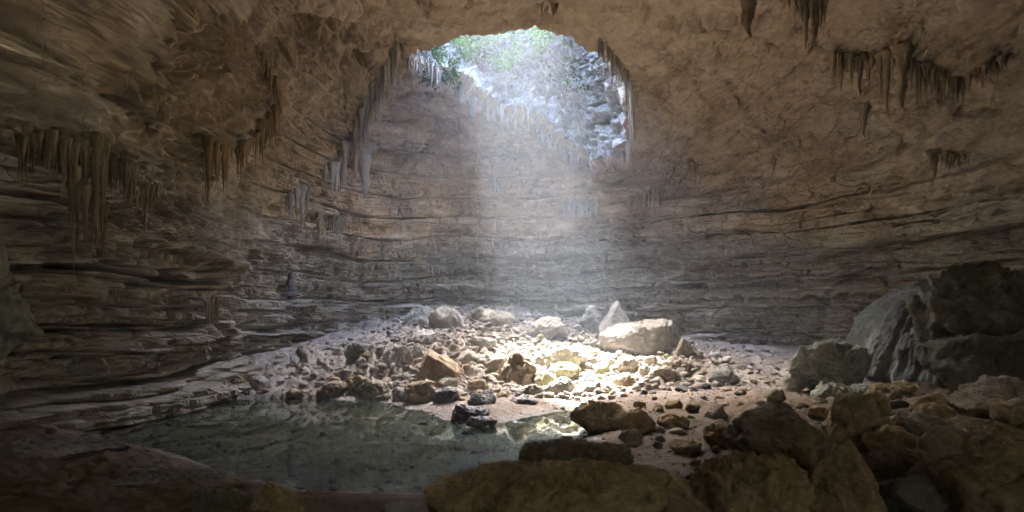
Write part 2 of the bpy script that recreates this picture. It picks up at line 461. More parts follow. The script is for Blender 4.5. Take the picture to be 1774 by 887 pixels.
lowat = sstep(11.5, 7.0, zf + 1.6 * w1 + .5 * wv).reshape(NR, NPHI)
def shell(name, r0, r1, mat):
    sub = V[r0:r1].reshape(-1, 3)
    dr = drape.reshape(NR, NPHI)[r0:r1].ravel()
    f = grid_faces(r1 - r0, NPHI, True)
    cen = sub[f].mean(1)
    f = f[~((cen[:, 1] < -5) & (np.abs(cen[:, 0] - LIGHT_GAP[0]) < LIGHT_GAP[1]) & (cen[:, 2] > LIGHT_GAP[3]) & (cen[:, 2] < LIGHT_GAP[2]))]     # opening added behind the viewer to let fill light onto the near rocks
    o = mesh_from(name, sub, f, mat, attr={'drape': dr * .45, 'low': lowat[r0:r1].ravel()})
    tag(o, kind='structure')
    return o
m_ceil = m_wall = rock_mat('cave_limestone', (.26,.19,.128), (.45,.35,.24), (.55,.46,.345), .8, moss=(.13,.15,.07), moss_amt=.4, world=True, ochre=(.30,.21,.10), bands=.9, crack=.2, bump=.85, low=True, stretch=(.9,.9,1.25))
m_shaft = rock_mat('shaft_rock', (.09,.088,.083), (.31,.30,.285), (.45,.44,.42), .8, moss=(.06,.095,.025), moss_amt=.45, bump=.9, world=True, bands=.3, crack=.3)
shell('cave_wall', 0, NW + 1, m_wall)
shell('cave_ceiling', NW, NW + NC + 1, m_ceil)
shell('shaft_wall', NW + NC, NR, m_shaft)

# ------------------------------------------------------------------ ground sheet
na, nrad = 1000, 720
af = np.linspace(-1.0, 1.0, na - 140) * math.radians(58)
ab = np.linspace(math.radians(58), 2 * math.pi - math.radians(58), 142)[1:-1]
A = np.concatenate([af, ab]); A_n = len(A)
R = 1.0 * (62 / 1.0) ** np.linspace(0, 1, nrad) ** .82
gx = (R[:, None] * np.sin(A)[None]).ravel(); gy = (-2.0 + R[:, None] * np.cos(A)[None]).ravel()
gzv = ground_z(gx, gy)
m_ground = rock_mat('ground_earth', (.13,.10,.078), (.24,.195,.16), (.36,.31,.27), 1.6, world=True, rough=.85, spec=.3, bump=.7, stain=.5, moss=(.10,.12,.05), moss_amt=.12, ochre=(.155,.10,.052), wet=True)
sdg = shore_dist(gx, gy); pg = np.stack([gx, gy, 0 * gx], 1)
soil = sstep(20.5, 15.5, gy + 1.6 * fbm(pg / 2.5, 3) - .25 * np.clip(gx - 4, 0, 9)); soil = np.maximum(soil, sstep(.0, -.8, sdg))
go = mesh_from('ground', np.stack([gx, gy, gzv], 1), grid_faces(nrad, A_n, True)[:, ::-1], m_ground, attr={'drape': soil, 'wet': sstep(.35, .0, sdg + .25 * fbm(pg / .8, 2)) * sstep(-2.5, -.3, sdg)}); tag(go, kind='structure')

# unseen rock face added outside the rear opening, bouncing dim sky light inward
gxx = np.linspace(-45, 45, 60); gzz = np.linspace(-2, BOUNCE_TOP, 30); qx, qz = np.meshgrid(gxx, gzz)
qp = np.stack([qx.ravel(), -21 + 0 * qx.ravel(), qz.ravel()], 1); qp[:, 1] += 1.2 * fbm(qp / 6, 3)
m_bounce = rock_mat('bounce_rock', (.07,.065,.05), (.12,.115,.085), (.19,.18,.135), .7, world=True)
gq = mesh_from('bounce_cliff', qp, grid_faces(30, 60), m_bounce); tag(gq, kind='structure')

# ------------------------------------------------------------------ pool
M = N('pool_water')
tc = M.n('ShaderNodeTexCoord')
rip = M.noise(M.n('ShaderNodeMapping', Vector=tc.outputs['Object'], Scale=(1, 1, 1)).outputs[0], 1.6, 3, .5)
bp = M.n('ShaderNodeBump', Strength=.03, Distance=.05, Height=rip)
fr = M.n('ShaderNodeFresnel', IOR=1.33, Normal=bp.outputs[0])
gl = M.n('ShaderNodeBsdfGlossy', Color=(1, 1, 1, 1), Roughness=.015, Normal=bp.outputs[0])
tr = M.n('ShaderNodeBsdfTransparent', Color=(.48, .60, .54, 1))
mx = M.n('ShaderNodeMixShader', i0=fr.outputs[0], i1=tr.outputs[0], i2=gl.outputs[0])
M.t.links.new(mx.outputs[0], M.out.inputs[0])
xs = np.linspace(-15, 6, 60); ys = np.linspace(6, 24.5, 60)
wx, wy = np.meshgrid(xs, ys)
wo = mesh_from('water', np.stack([wx.ravel(), wy.ravel(), 0 * wx.ravel()], 1), grid_faces(60, 60), M.m); tag(wo, kind='structure')
# ------------------------------------------------------------------ loose rock
m_pale = rock_mat('pale_limestone', (.16,.138,.105), (.27,.24,.195), (.36,.33,.285), 2.2, moss=(.17,.18,.07), moss_amt=.22, bump=.6, stain=.45)
m_white = rock_mat('white_limestone', (.19,.17,.145), (.29,.265,.23), (.36,.335,.30), 1.8, moss=(.25,.25,.14), moss_amt=.15, bump=.6, stain=.35)
m_tan = rock_mat('tan_limestone', (.17,.125,.08), (.31,.245,.17), (.42,.35,.26), 2.0, bump=.65, stain=.6, moss=(.14,.15,.05), moss_amt=.12)
m_brown = rock_mat('earthy_brown_rock', (.14,.098,.046), (.32,.232,.125), (.45,.36,.22), 2.6, bump=1.0, stain=.7, moss=(.09,.085,.025), moss_amt=.35)
m_grey = rock_mat('grey_limestone', (.17,.16,.145), (.30,.285,.265), (.42,.405,.38), 2.0, bump=.65, stain=.5, moss=(.12,.16,.07), moss_amt=.45)
m_mossy = rock_mat('mossy_rock', (.16,.165,.125), (.29,.29,.235), (.40,.40,.335), 1.6, bump=.8, stain=.5, moss=(.10,.145,.06), moss_amt=.75)
m_greenish = rock_mat('green_filmed_rock', (.14,.13,.07), (.24,.23,.135), (.33,.315,.22), 2.2, moss=(.20,.25,.06), moss_amt=.75, bump=.6, stain=.4)
m_wet = rock_mat('wet_dark_rock', (.025,.022,.024), (.055,.05,.052), (.12,.11,.11), 2.2, rough=.42, spec=.6, bump=.9, stain=.4)
m_flow = rock_mat('fluted_flowstone', (.085,.085,.07), (.18,.18,.15), (.28,.275,.24), 1.1, moss=(.075,.11,.045), moss_amt=.55, bump=.9, stretch=(1, 1, .35), stain=.5)

m_bank = rock_mat('crusted_bank_rock', (.085,.075,.065), (.18,.16,.14), (.28,.26,.235), 1.8, bump=.8, stain=.5)
m_olive = rock_mat('olive_brown_rock', (.08,.06,.03), (.21,.16,.09), (.34,.28,.17), 2.2, bump=1.0, stain=.75, moss=(.09,.09,.03), moss_amt=.3)
m_dust = rock_mat('dusty_brown_rock', (.14,.11,.07), (.28,.23,.155), (.40,.345,.25), 2.2, bump=1.0, stain=.6)
m_dark = rock_mat('dark_mossy_rock', (.06,.055,.04), (.13,.12,.085), (.21,.195,.145), 1.6, moss=(.06,.085,.03), moss_amt=.5, bump=.9, stain=.6)
_ico = {}
def ico(sub):
    if sub not in _ico:
        bm = bmesh.new(); bmesh.ops.create_icosphere(bm, subdivisions=sub, radius=1)
        bm.verts.ensure_lookup_table()
        v = np.array([x.co[:] for x in bm.verts], np.float32); f = np.array([[x.index for x in q.verts] for q in bm.faces], np.int32)
        bm.free(); _ico[sub] = (v / np.linalg.norm(v, axis=1)[:, None], f)
    return _ico[sub]

def rock_verts(sub, seed, shape='round', planes=None, rough=1.0, metric=None):
    """a boulder: a ball cut by flat breaks, edges worn, then pitted; fills -.5 .5 in x and y, 0 1 in z"""
    v, f = ico(sub); r = np.random.default_rng(seed)
    npl, sharp, lo, hi = {'round': (11, 16, .66, .93), 'block': (12, 40, .50, .82), 'pointed': (7, 20, .45, .7), 'flat': (9, 14, .55, .9), 'slab': (10, 22, .5, .8), 'lump': (14, 18, .58, .95)}[shape]
    nn = r.normal(size=(npl, 3)); nn /= np.linalg.norm(nn, axis=1)[:, None]
    dd = r.uniform(lo, hi, npl)
    if shape == 'pointed':
        a = np.sort(r.uniform(0, 2 * np.pi, 6)) + np.arange(6) * .3
        t = r.uniform(.28, .62, 6)
        nn = np.stack([np.cos(a) * np.cos(t), np.sin(a) * np.cos(t), np.sin(t)], 1); dd = r.uniform(.36, .50, 6)
    if planes is not None:
        pl = np.array(planes, float); n2 = pl[:, :3] / np.linalg.norm(pl[:, :3], axis=1)[:, None]
        nn = np.concatenate([n2, nn[:4]]); dd = np.concatenate([pl[:, 3], np.full(4, .92)])
    inv = np.ones(len(v)) ** sharp
    for a, b in zip(nn, dd):
        q = np.clip(v @ a, 0, None) / b
        inv = inv + q ** sharp
    rad = (inv ** (-1 / sharp)).astype(np.float32)
    o = seed * 3.17 % 50
    p = v * rad[:, None]
    dis = (.045 if shape in ('block', 'slab', 'pointed') else .09) * fbm(p * 1.5 + o, 2)
    if metric is None: dis = dis + rough * (.045 * ridged(p * 3.6 + o, 3) + .025 * fbm(p * 9 + o, 2))
    p = p + v * dis[:, None]
    lo_, hi_ = p.min(0), p.max(0)
    p = (p - lo_) / (hi_ - lo_)
    p[:, :2] -= .5
    return p, f

def boulder(name, label, cat, box, mat, shape='round', seed=1, dep=.85, d=None, group=None, sink=.12, planes=None, rot=None, rough=1.0, sub=None, thick=None, flute=0):
    """box: where it sits in the photograph, x0 y0 x1 y1; the base meets the ground there"""
    x0, y0, x1, y1 = box
    bx = (x0 + x1) / 2
    g = ground_pixel(bx, y1 - .06 * (y1 - y0)) if d is None else P(bx, y1, d)
    W = (x1 - x0) / F * g[1]
    H = (y1 - y0) / F * g[1]
    D = W * dep
    yc = g[1] + D * .35
    if d is None:                                   # a top face seen from above shortens the upright side
        el = max(0, (CZ - g[2]) / g[1])
        H = max(.35 * H, H - .55 * D * el) if thick is None else thick
    W *= 1 + .3 * D / g[1]
    if sub is None:
        px = max(x1 - x0, y1 - y0); sub = 6 if px > 95 else 5 if px > 40 else 4
    p, f = rock_verts(sub, seed, shape, planes, rough, metric=True)
    p = p * [W, D, H * (1 + sink)]
    S = min((W * D * H) ** (1 / 3), 1.8 * H, 2.2); o_ = seed * 5.31 % 60
    cc = p - [0, 0, p[:, 2].max() * .4]; nn_ = cc / [W * W, D * D, H * H]; nn_ /= np.linalg.norm(nn_, axis=1)[:, None] + 1e-9
    q = p / S
    dm = .045 * ridged(q * 2.4 + o_, 3) + .03 * fbm(q * 6 + o_, 3)
    fl = perlin(q * 2.1 + o_ + 40) + .35 * perlin(q * 7 + o_); dm = dm + .055 * sstep(-.03, .05, fl)
    fl = perlin(q * 4.6 + o_ + 70) + .35 * perlin(q * 13 + o_); dm = dm + .022 * sstep(-.03, .05, fl)
    ck = np.abs(perlin(q * [1.6, 1.6, 2.4] + o_ + 9)); dm = dm - .07 * sstep(.045, 0, ck)
    if sub >= 6: dm = dm + .014 * ridged(q * 19 + o_, 2) - .03 * sstep(.25, .5, perlin(q * 9 + o_ + 5))
    p = p + nn_ * (dm * S * rough * (1.0 if y1 > 735 else 1.0))[:, None]
    if flute:
        c_ = p - [0, 0, p[:, 2].max() * .4]; nn_ = c_ / np.linalg.norm(c_, axis=1)[:, None]; a_ = np.arctan2(p[:, 1], p[:, 0]) * 5
        side = 1 - .6 * np.clip(nn_[:, 2], 0, 1)
        q_ = np.stack([a_ * 1.0, p[:, 2] * .12, p[:, 0] * .12], 1); q2_ = np.stack([a_ * 3.1, p[:, 2] * .3, p[:, 0] * .2], 1)
        p = p + nn_ * (side * flute * ((1 - 2.4 * np.abs(perlin(q_))) + .4 * (1 - 2.4 * np.abs(perlin(q2_)))) )[:, None]
    p[:, 2] -= H * sink
    o = mesh_from(name, p, f, mat)
    x = bx; loc = P(bx, y1, yc); loc[2] = g[2] if d is None else P(bx, y1, g[1])[2]
    o.location = loc
    if rot: o.rotation_euler = (0, 0, rot)
    tag(o, label, cat, group)
    o['box'] = [float(a) for a in box]
    return o

HERO = []
def B(ref, label, box, mat, shape='round', seed=1, **k):
    name = k.pop('name', 'boulder'); cat = k.pop('cat', 'boulder')
    o = boulder(name, label, cat, box, mat, shape, seed, **k)
    if ref: HERO.append((ref, box))
    return o
RB = 'boulders on the sunlit rubble heap'; FG = 'dark brown boulders of the near rockfall'; SH = 'rocks along the pool edge'
B('tan wedge boulder', 'angular tan wedge-shaped boulder standing alone above the pool, steep flat face towards us', (721,609,799,666), m_tan, 'block', 3, group=RB, dep=.8,
  planes=[(-.95,-.1,.35,.50),(.55,-.1,.8,.50),(-.1,-1,.12,.5),(.9,-.2,.1,.85),(0,0,-1,.5)], rough=.7)
B('hooded upright boulder', 'upright tan boulder like a hooded seated figure at the edge of the sun patch', (872,610,934,673), m_tan, 'pointed', 8, group=RB, dep=.8, rough=1.3,
  planes=[(-.9,-.2,.30,.42),(.8,-.1,.58,.42),(-.2,-1,.25,.42),(.2,.9,.4,.5),(.7,-.7,.1,.6)])
B('flat white sunlit boulder', 'flat-topped rounded white boulder glaring in the middle of the sun patch', (958,603,1014,635), m_white, 'flat', 12, group=RB)
B('yellowish sunlit boulder', 'rounded yellowish boulder directly below the flat glaring white one', (960,630,1004,658), m_greenish, 'round', 14, group=RB)
B('grey-green ball boulder', 'round grey-green boulder lying lowest at the front of the sun patch', (951,655,993,686), m_grey, 'round', 15, group=RB)
B(None, 'low green-filmed boulder between the hooded upright boulder and the round grey-green one', (924,644,964,675), m_greenish, 'lump', 16, group=RB)
B(None, 'small rounded cobble at the foot of the hooded upright boulder', (907,667,938,685), m_pale, 'round', 17, group=RB)
B('squat tan sunlit boulder', 'squat tan boulder with a flat shaded front at the lower rim of the sun patch', (1062,649,1100,673), m_tan, 'flat', 18, group=RB)
B(None, 'small pale boulder just in front of the squat tan sunlit one', (1046,666,1068,680), m_pale, 'round', 19, group=RB)
B(None, 'lumpy cream boulder in the brightest right half of the sun patch', (1062,619,1104,648), m_pale, 'lump', 20, group=RB)
B(None, 'small cream boulder touching the lumpy cream boulder in the sun', (1040,622,1066,640), m_pale, 'round', 21, group=RB)
B(None, 'upright cream stone between the lumpy cream boulder and the two rounded boulders', (1108,633,1130,654), m_pale, 'block', 22, group=RB)
B('rounded cream boulder', 'rounded cream boulder, lower of two lying together below the great white slab', (1127,637,1170,663), m_pale, 'round', 23, group=RB)
B(None, 'rounded tan boulder leaning behind the cream one below the great white slab', (1152,622,1196,650), m_pale, 'round', 24, group=RB)
B(None, 'small square pale boulder next to the pair of rounded ones below the white slab', (1186,626,1216,650), m_pale, 'block', 25, group=RB)
B('great white slab', 'great sloping white slab of rock, the largest block on the rubble heap', (1040,558,1182,618), m_white, 'slab', 26, group=RB, dep=.75, rough=.6,
  planes=[(-.30,-.25,.92,.42),(.95,-.3,.15,.62),(-.1,-1,.30,.58),(.3,-.8,.2,.66)])
B('tall white pointed boulder', 'tall pointed white boulder standing like a shark fin behind the great slab', (1040,520,1098,582), m_white, 'pointed', 27, group=RB, rough=.5, d=34.8,
  planes=[(-.85,-.2,.42,.36),(.88,-.2,.42,.36),(-.1,-1,.35,.4),(0,1,.3,.5)])
B(None, 'dim grey boulder in the haze beside the shark-fin boulder', (1008,532,1052,578), m_grey, 'pointed', 28, group=RB, d=36.5)
B('pale shoulder boulder', 'pale pointed boulder leaning on the shaded end of the great white slab', (1162,590,1207,628), m_pale, 'pointed', 29, group=RB)
B('mossy-capped lone boulder', 'lone rounded boulder with a mossy cap on the silt past the sun patch', (1228,643,1275,670), m_grey, 'round', 30, group=RB)
B('white twin-lobed boulder', 'big whitish two-lobed boulder at the crest of the rubble heap', (744,534,803,587), m_white, 'lump', 31, group=RB, d=33.5)
B('shaded crest boulder', 'dark lichened boulder on the crest touching the whitish two-lobed one', (699,534,752,577), m_grey, 'lump', 32, group=RB, d=34.6)
B(None, 'tilted pale slab resting on the heap crest against the haze', (820,536,856,560), m_pale, 'block', 33, group=RB)
B('broad crest block', 'broad pale block on the crest with a shaded flat front', (838,543,889,572), m_pale, 'flat', 34, group=RB)
B('long grey hazy block', 'long grey tilted block half veiled by the light shaft on the crest', (914,552,979,590), m_grey, 'block', 35, group=RB)
B('square grey block', 'square flat-topped grey block below the white two-lobed boulder', (704,575,754,601), m_grey, 'block', 36, group=RB)
B('faceted grey-green boulder', 'faceted grey-green boulder midway up the heap above the tan wedge', (665,601,712,636), m_grey, 'block', 37, group=RB)
B('outlying grey boulder', 'grey boulder farthest out on the bare scree beside the rubble heap', (602,595,649,623), m_grey, 'block', 38, group=RB)
B(None, 'upright greenish stone between the square grey block and the faceted boulder', (709,597,735,623), m_grey, 'pointed', 39, group=RB)
B(None, 'greenish wedge on the upper heap below the broad crest block', (815,586,857,607), m_grey, 'flat', 40, group=RB)
B('low olive block', 'low olive-grey block behind and above the tan wedge boulder', (790,611,827,635), m_grey, 'block', 41, group=RB)
B('rough pale boulder', 'rough pale boulder just behind the hooded upright boulder', (842,616,877,648), m_pale, 'lump', 42, group=RB)
B(None, 'small cream stone behind the hooded upright boulder in the light', (925,612,954,640), m_pale, 'block', 43, group=RB)
B(None, 'small tan boulder at the dry foot of the heap between wedge and hooded boulder', (811,659,843,678), m_tan, 'round', 44, group=RB)
B('pinkish shore boulder', 'pinkish-grey boulder with a rounded back at the far pool edge', (620,660,672,691), m_pale, 'flat', 45, group=SH)
B('dull shore stone', 'dull mauve stone on the far pool edge, outermost of the row', (552,664,600,690), m_tan, 'flat', 46, group=SH)
B(None, 'dark stone behind the gap between the two outer shore stones', (598,652,638,681), m_tan, 'block', 47, group=SH)
B('leaning shore slab', 'pair-like leaning slab at the water below the tan wedge boulder', (705,663,760,698), m_tan, 'slab', 48, group=SH)
B(None, 'dark damp boulder touching the leaning slab at the water', (753,673,795,699), m_wet, 'block', 49, group=SH)
B('black wet rock', 'black glistening wet rock standing in the shallow end of the pool', (783,702,846,734), m_wet, 'lump', 50, group=SH, rough=.9, dep=.6)
B(None, 'lower black wet rock in the water in front of the bigger one', (808,724,860,744), m_wet, 'flat', 51, group=SH, dep=.5)
B(None, 'dark wet stone on the shore below the small tan boulder', (813,683,858,703), m_wet, 'flat', 52, group=SH)
B(None, 'flat dark stone on the wet shore in front of the hooded boulder', (884,688,930,702), m_wet, 'flat', 53, group=SH)
B('reddish-brown rounded rock', 'large reddish-brown rounded rock at the end of the pool', (990,699,1092,750), m_brown, 'lump', 54, group=SH, dep=.7)
B('dark round boulder', 'dark nearly spherical boulder leaning on the reddish-brown rock', (1076,709,1135,758), m_brown, 'round', 55, group=SH, rough=.7)
B('ragged dark ledge', 'ragged dark brown ledge of rock at the near corner of the pool', (905,768,1090,814), m_olive, 'flat', 56, group=FG, dep=.5, rough=1.6)
B('long low foreground ledge', 'long low brown rock ledge between pool and near rockfall, largest of the near rocks', (735,808,1222,905), m_brown, 'slab', 57, group=FG, dep=.42, rough=1.0, sub=7, name='rock_ledge', cat='rock',
  planes=[(-.85,-.1,.45,.70),(0,-.45,.9,.45),(.9,0,.4,.85),(-.3,-.9,.2,.7)])
B('great notched boulder', 'great angular dark boulder with a notched flat top tilting out of the rockfall', (1274,707,1447,848), m_olive, 'block', 58, group=FG, dep=.7, rough=.7, sink=.02,
  planes=[(-.75,-.2,-.55,.55),(.72,-.1,.62,.60),(-.12,-.2,.97,.72),(-.2,-1,.05,.5),(.6,-.7,-.2,.62),(-.95,0,.25,.72)])
B('tall ridged boulder', 'tall ridge-backed ochre boulder like a tent, standing at the bottom edge', (1396,770,1542,915), m_brown, 'pointed', 59, group=FG, dep=.8, rough=.6,
  planes=[(-.78,-.5,.35,.42),(.80,-.45,.42,.40),(0,1,.4,.5),(-.6,.5,.5,.5),(.1,-.6,.8,.62)])
B('shaggy brown hump', 'shaggy brown humped rock with fibrous ridges beside the tall ridged boulder', (1215,792,1404,905), m_brown, 'lump', 60, group=FG, dep=.7, rough=1.4)
B(None, 'small pointed dark rock between the long ledge and the shaggy hump', (1186,813,1233,862), m_olive, 'pointed', 61, group=FG)
B(None, 'rounded ochre rock at the bottom edge lying against the long ledge', (1036,858,1156,905), m_brown, 'round', 62, group=FG, rough=.6)
B(None, 'rounded brown rock at the bottom edge below the shaggy hump', (1142,860,1236,908), m_brown, 'round', 63, group=FG, rough=.6)
B('smooth egg-shaped boulder', 'smooth grey-brown egg-shaped boulder standing upright on the rockfall', (1602,740,1672,822), m_dust, 'round', 64, group=FG, rough=.6)
B('blocky stacked boulder', 'big blocky brown boulder with a split face near the picture edge', (1668,756,1790,830), m_brown, 'block', 65, group=FG, rough=.9)
B(None, 'thin brown slab lying on top of the split blocky boulder', (1672,738,1774,778), m_brown, 'flat', 66, group=FG)
B('greenish sloping boulder', 'sloping greenish boulder with a sharp upper edge at the bottom', (1530,818,1682,915), m_dark, 'block', 67, group=FG, rough=.8)
B('huge corner boulder', 'huge dark boulder filling the bottom corner of the rockfall', (1618,788,1820,925), m_olive, 'block', 68, group=FG, rough=.9)
B(None, 'small grey peak-shaped stone wedged above the greenish sloping boulder', (1615,793,1668,828), m_grey, 'pointed', 69, group=FG)
B('high angular boulder', 'high angular brown boulder leaning at the top of the rockfall', (1660,655,1790,732), m_dust, 'block', 70, group=FG, rough=.8)
B(None, 'rounded brown boulder above the egg-shaped one', (1642,724,1732,766), m_dust, 'round', 71, group=FG)
B('dark-hollowed boulder', 'rounded boulder with a black hollow beneath it beside the tall ridged one', (1510,768,1606,850), m_olive, 'round', 72, group=FG)
B('fibrous twin rock', 'fibrous lumpy rock behind the great notched boulder', (1431,690,1526,780), m_brown, 'lump', 73, group=FG, rough=1.4)
B(None, 'hollow-sided rock leaning over the fibrous lumpy rock', (1494,685,1537,744), m_olive, 'pointed', 74, group=FG, rough=1.3)
B(None, 'long brown rock lying between the fibrous rock and the egg-shaped boulder', (1548,720,1636,766), m_dust, 'flat', 75, group=FG)
B(None, 'low peaked rock under the great flowstone mound', (1588,684,1660,724), m_brown, 'pointed', 76, group=FG)
B(None, 'flat brown rock below the high angular boulder at the edge', (1716,694,1800,740), m_brown, 'flat', 77, group=FG)
B('low striped rock', 'low brown rock with layered side next to the great notched boulder', (1219,736,1302,785), m_brown, 'flat', 78, group=FG)
B(None, 'small brown rock nearest to the dark spherical boulder', (1139,719,1192,744), m_brown, 'round', 79, group=FG)
B(None, 'flat brown stone between the ragged ledge and the low striped rock', (1162,764,1215,788), m_brown, 'flat', 80, group=FG)
B(None, 'small knobbly rock on the silt above the great notched boulder', (1404,704,1434,727), m_brown, 'block', 81, group=FG)
B(None, 'wavy grey-green rock at the foot of the big mossy boulder', (1415,667,1478,694), m_mossy, 'flat', 82, group=FG, rough=1.5)
B(None, 'low grey-green rock between the mossy boulder and the flowstone mound', (1470,669,1513,692), m_mossy, 'flat', 83, group=FG, rough=1.4)
B(None, 'dark rounded rock at the foot of the flowstone mound', (1540,662,1582,686), m_brown, 'round', 84, group=FG)
B(None, 'tan rock leaning between the flowstone mound and the fibrous lumpy rock', (1506,668,1562,700), m_brown, 'lump', 85, group=FG)
B(None, 'brown rock filling the gap above the dark-hollowed boulder', (1512,742,1592,790), m_brown, 'lump', 86, group=FG)
B(None, 'brown rock beneath the rounded boulder and beside the split blocky one', (1590,700,1650,745), m_brown, 'lump', 87, group=FG)
B('big mossy boulder', 'big rounded mossy green boulder in front of the fluted flowstone mound', (1383,592,1506,687), m_mossy, 'block', 88, group=RB, rough=.8)
B(None, 'small mossy ball-shaped stone tucked against the big mossy boulder', (1360,647,1391,680), m_mossy, 'round', 89, group=RB)
B('flowstone mound', 'massive fluted grey-green flowstone mound rising against the cave wall', (1512,474,1960,690), m_flow, 'slab', 90, dep=.6, rough=.45, flute=.22, d=18.2, sub=7, name='flowstone_mound', cat='flowstone',
  planes=[(-.92,-.25,.22,.62),(-.45,-.3,.85,.66),(-.1,-1,.15,.6),(.3,-.2,.95,.8)])
B(None, 'dark mossy broken block under the far end of the flowstone mound', (1600,565,1840,692), m_dark, 'block', 103, d=16.4, dep=.6, rough=1.3)
B(None, 'dark overhanging rock jutting from the top of the flowstone mound', (1610,470,1860,585), m_dark, 'lump', 104, d=17.0, dep=.7, rough=1.5)
B(None, 'mossy hanging rock at the picture edge above the layered ledges', (-90,418,38,592), m_mossy, 'pointed', 91, d=13.2, name='mossy_rock', cat='rock', rough=1.3)
B(None, 'low grey rock slab with a ragged edge on the muddy near bank', (196,797,380,850), m_bank, 'slab', 92, group=SH, dep=.6, rough=.9, thick=.16, sink=.5, name='rock_slab', cat='rock slab')
B(None, 'pale rock shelf between muddy bank and layered wall', (-40,745,215,800), m_bank, 'slab', 93, group=SH, dep=.6, rough=.9, thick=.22, sink=.5, name='rock_slab', cat='rock slab')
B(None, 'pale slab tip poking up in the bottom corner of the muddy bank', (-40,862,62,900), m_bank, 'slab', 94, group=SH, thick=.16, rough=.9, sink=.5, name='rock_slab', cat='rock slab')
B(None, 'dark submerged rock slab in the near half of the pool', (400,790,552,828), m_wet, 'slab', 95, group=SH, dep=.5, thick=.11, rough=.7, name='rock_slab', cat='rock slab')
B(None, 'smaller dark submerged slab towards the middle of the pool', (580,800,690,836), m_wet, 'slab', 96, group=SH, dep=.5, thick=.07, rough=.7, name='rock_slab', cat='rock slab')
B(None, 'moss-covered dark rock at the bottom edge on the muddy bank', (330,848,432,905), m_dark, 'round', 97, group=FG)
B('dark angular bank rock', 'dark angular roof-shaped rock at the bottom edge by the pool', (422,842,530,905), m_brown, 'pointed', 98, group=FG)
B(None, 'flat mud-coloured rock at the bottom edge beside the long ledge', (665,862,745,900), m_grey, 'flat', 99, group=FG, thick=.14)
B(None, 'square ledge block fallen at the foot of the layered wall', (346,598,405,630), m_grey, 'block', 100, d=24.5, name='boulder')
B(None, 'small dark rock on the bare scree above the pool', (432,653,464,673), m_grey, 'round', 101, group=SH)
B(None, 'grey half-sunk rock on the scree under the layered wall', (395,630,430,652), m_grey, 'lump', 102, group=SH)

# ------------------------------------------------------------------ loose stones, each its own object
protos = []
for k in range(14):
    p, f = rock_verts(4 if k < 5 else 3, 300 + k, ['block', 'block', 'lump', 'slab', 'block', 'pointed', 'flat'][k % 7], None, 1.2)
    me_o = mesh_from('stone', p - [0, 0, .3], f, m_pale); protos.append(me_o.data); bpy.data.objects.remove(me_o)
MATS = {}
def stone_mesh(k, mat):
    key = (k, mat.name)
    if key not in MATS:
        me = protos[k].copy(); me.materials.clear(); me.materials.append(mat); MATS[key] = me
    return MATS[key]
sr = random.Random(5)
stones = []
def try_stone(px, py, wpx, mats):
    for _, b in [(0, tuple(o['box'])) for o in BOXED]:
        if b[0] - wpx * .2 < px < b[2] + wpx * .2 and b[1] + 2 < py < b[3] + wpx * .1: return
    for s in stones:
        if abs(s[0] - px) < (s[2] + wpx) * .42 and abs(s[1] - py) < (s[2] + wpx) * .25: return
    stones.append((px, py, wpx, sr.choice(mats)))
BOXED = [o for o in COL.objects if 'box' in o]
for _ in range(2500):
    if len(stones) >= 200: break
    px = sr.gauss(860, 200); py = sr.uniform(556, 694)
    lim = 560 + abs(px - 860) * .14
    if py < lim or px < 500 or px > 1290: continue
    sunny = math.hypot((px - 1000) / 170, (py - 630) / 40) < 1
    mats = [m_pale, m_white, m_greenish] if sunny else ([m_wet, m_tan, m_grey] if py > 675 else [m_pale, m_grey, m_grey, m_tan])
    try_stone(px, py, min(40, sr.lognormvariate(2.72, .40) * (.75 + (py - 550) / 300)), mats)
n1 = len(stones)
for _ in range(700):
    if len(stones) >= n1 + 70: break
    px = sr.uniform(1090, 1560); py = sr.uniform(690, 880)
    if px < 1215 and py > 775 and px < 1200: continue
    try_stone(px, py, sr.uniform(14, 46), [m_brown, m_olive, m_dust, m_tan])
for _ in range(200):
    if len(stones) >= n1 + 84: break
    px = sr.uniform(330, 600); py = sr.uniform(600, 688)
    try_stone(px, py, sr.uniform(8, 17), [m_grey, m_tan])
rec = []
for px, py, wpx, mat in stones:
    g = ground_pixel(px, py)
    if shore_dist(np.array([g[0]]), np.array([g[1]]))[0] < .05: continue
    w = wpx / F * g[1]
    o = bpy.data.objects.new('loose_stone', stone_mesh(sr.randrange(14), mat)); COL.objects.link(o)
    z = ground_z(g[0], g[1])[0]
    o.location = (g[0], g[1], z)
    o.scale = (w, w * sr.uniform(.7, 1.0), w * sr.uniform(.5, .85)); o.rotation_euler = (sr.uniform(-.25, .25), sr.uniform(-.25, .25), sr.uniform(0, 6.28))
    best = min(HERO, key=lambda h: math.hypot((h[1][0] + h[1][2]) / 2 - px, 1.5 * (h[1][3] - py)) - .35 * (h[1][2] - h[1][0]))
    b = best[1]
    side = 'beside' if (px < b[0] or px > b[2]) and b[1] < py < b[3] + 6 else ('in front of' if py >= b[3] - 4 else 'behind')
    shade = {'pale_limestone': 'pale', 'white_limestone': 'white', 'tan_limestone': 'tan', 'earthy_brown_rock': 'brown', 'olive_brown_rock': 'olive-brown', 'dusty_brown_rock': 'dusty brown', 'grey_limestone': 'grey', 'wet_dark_rock': 'dark wet', 'green_filmed_rock': 'yellow-green'}[mat.name]
    rec.append((o, w, shade, side, best[0]))
ORD = ['', 'second ', 'third ', 'fourth ', 'fifth ', 'sixth ', 'seventh ', 'eighth ', 'ninth ', 'tenth ', 'eleventh ', 'twelfth ', 'thirteenth ', 'fourteenth ', 'fifteenth ']
groups = {}
for r in rec: groups.setdefault(r[2:], []).append(r)
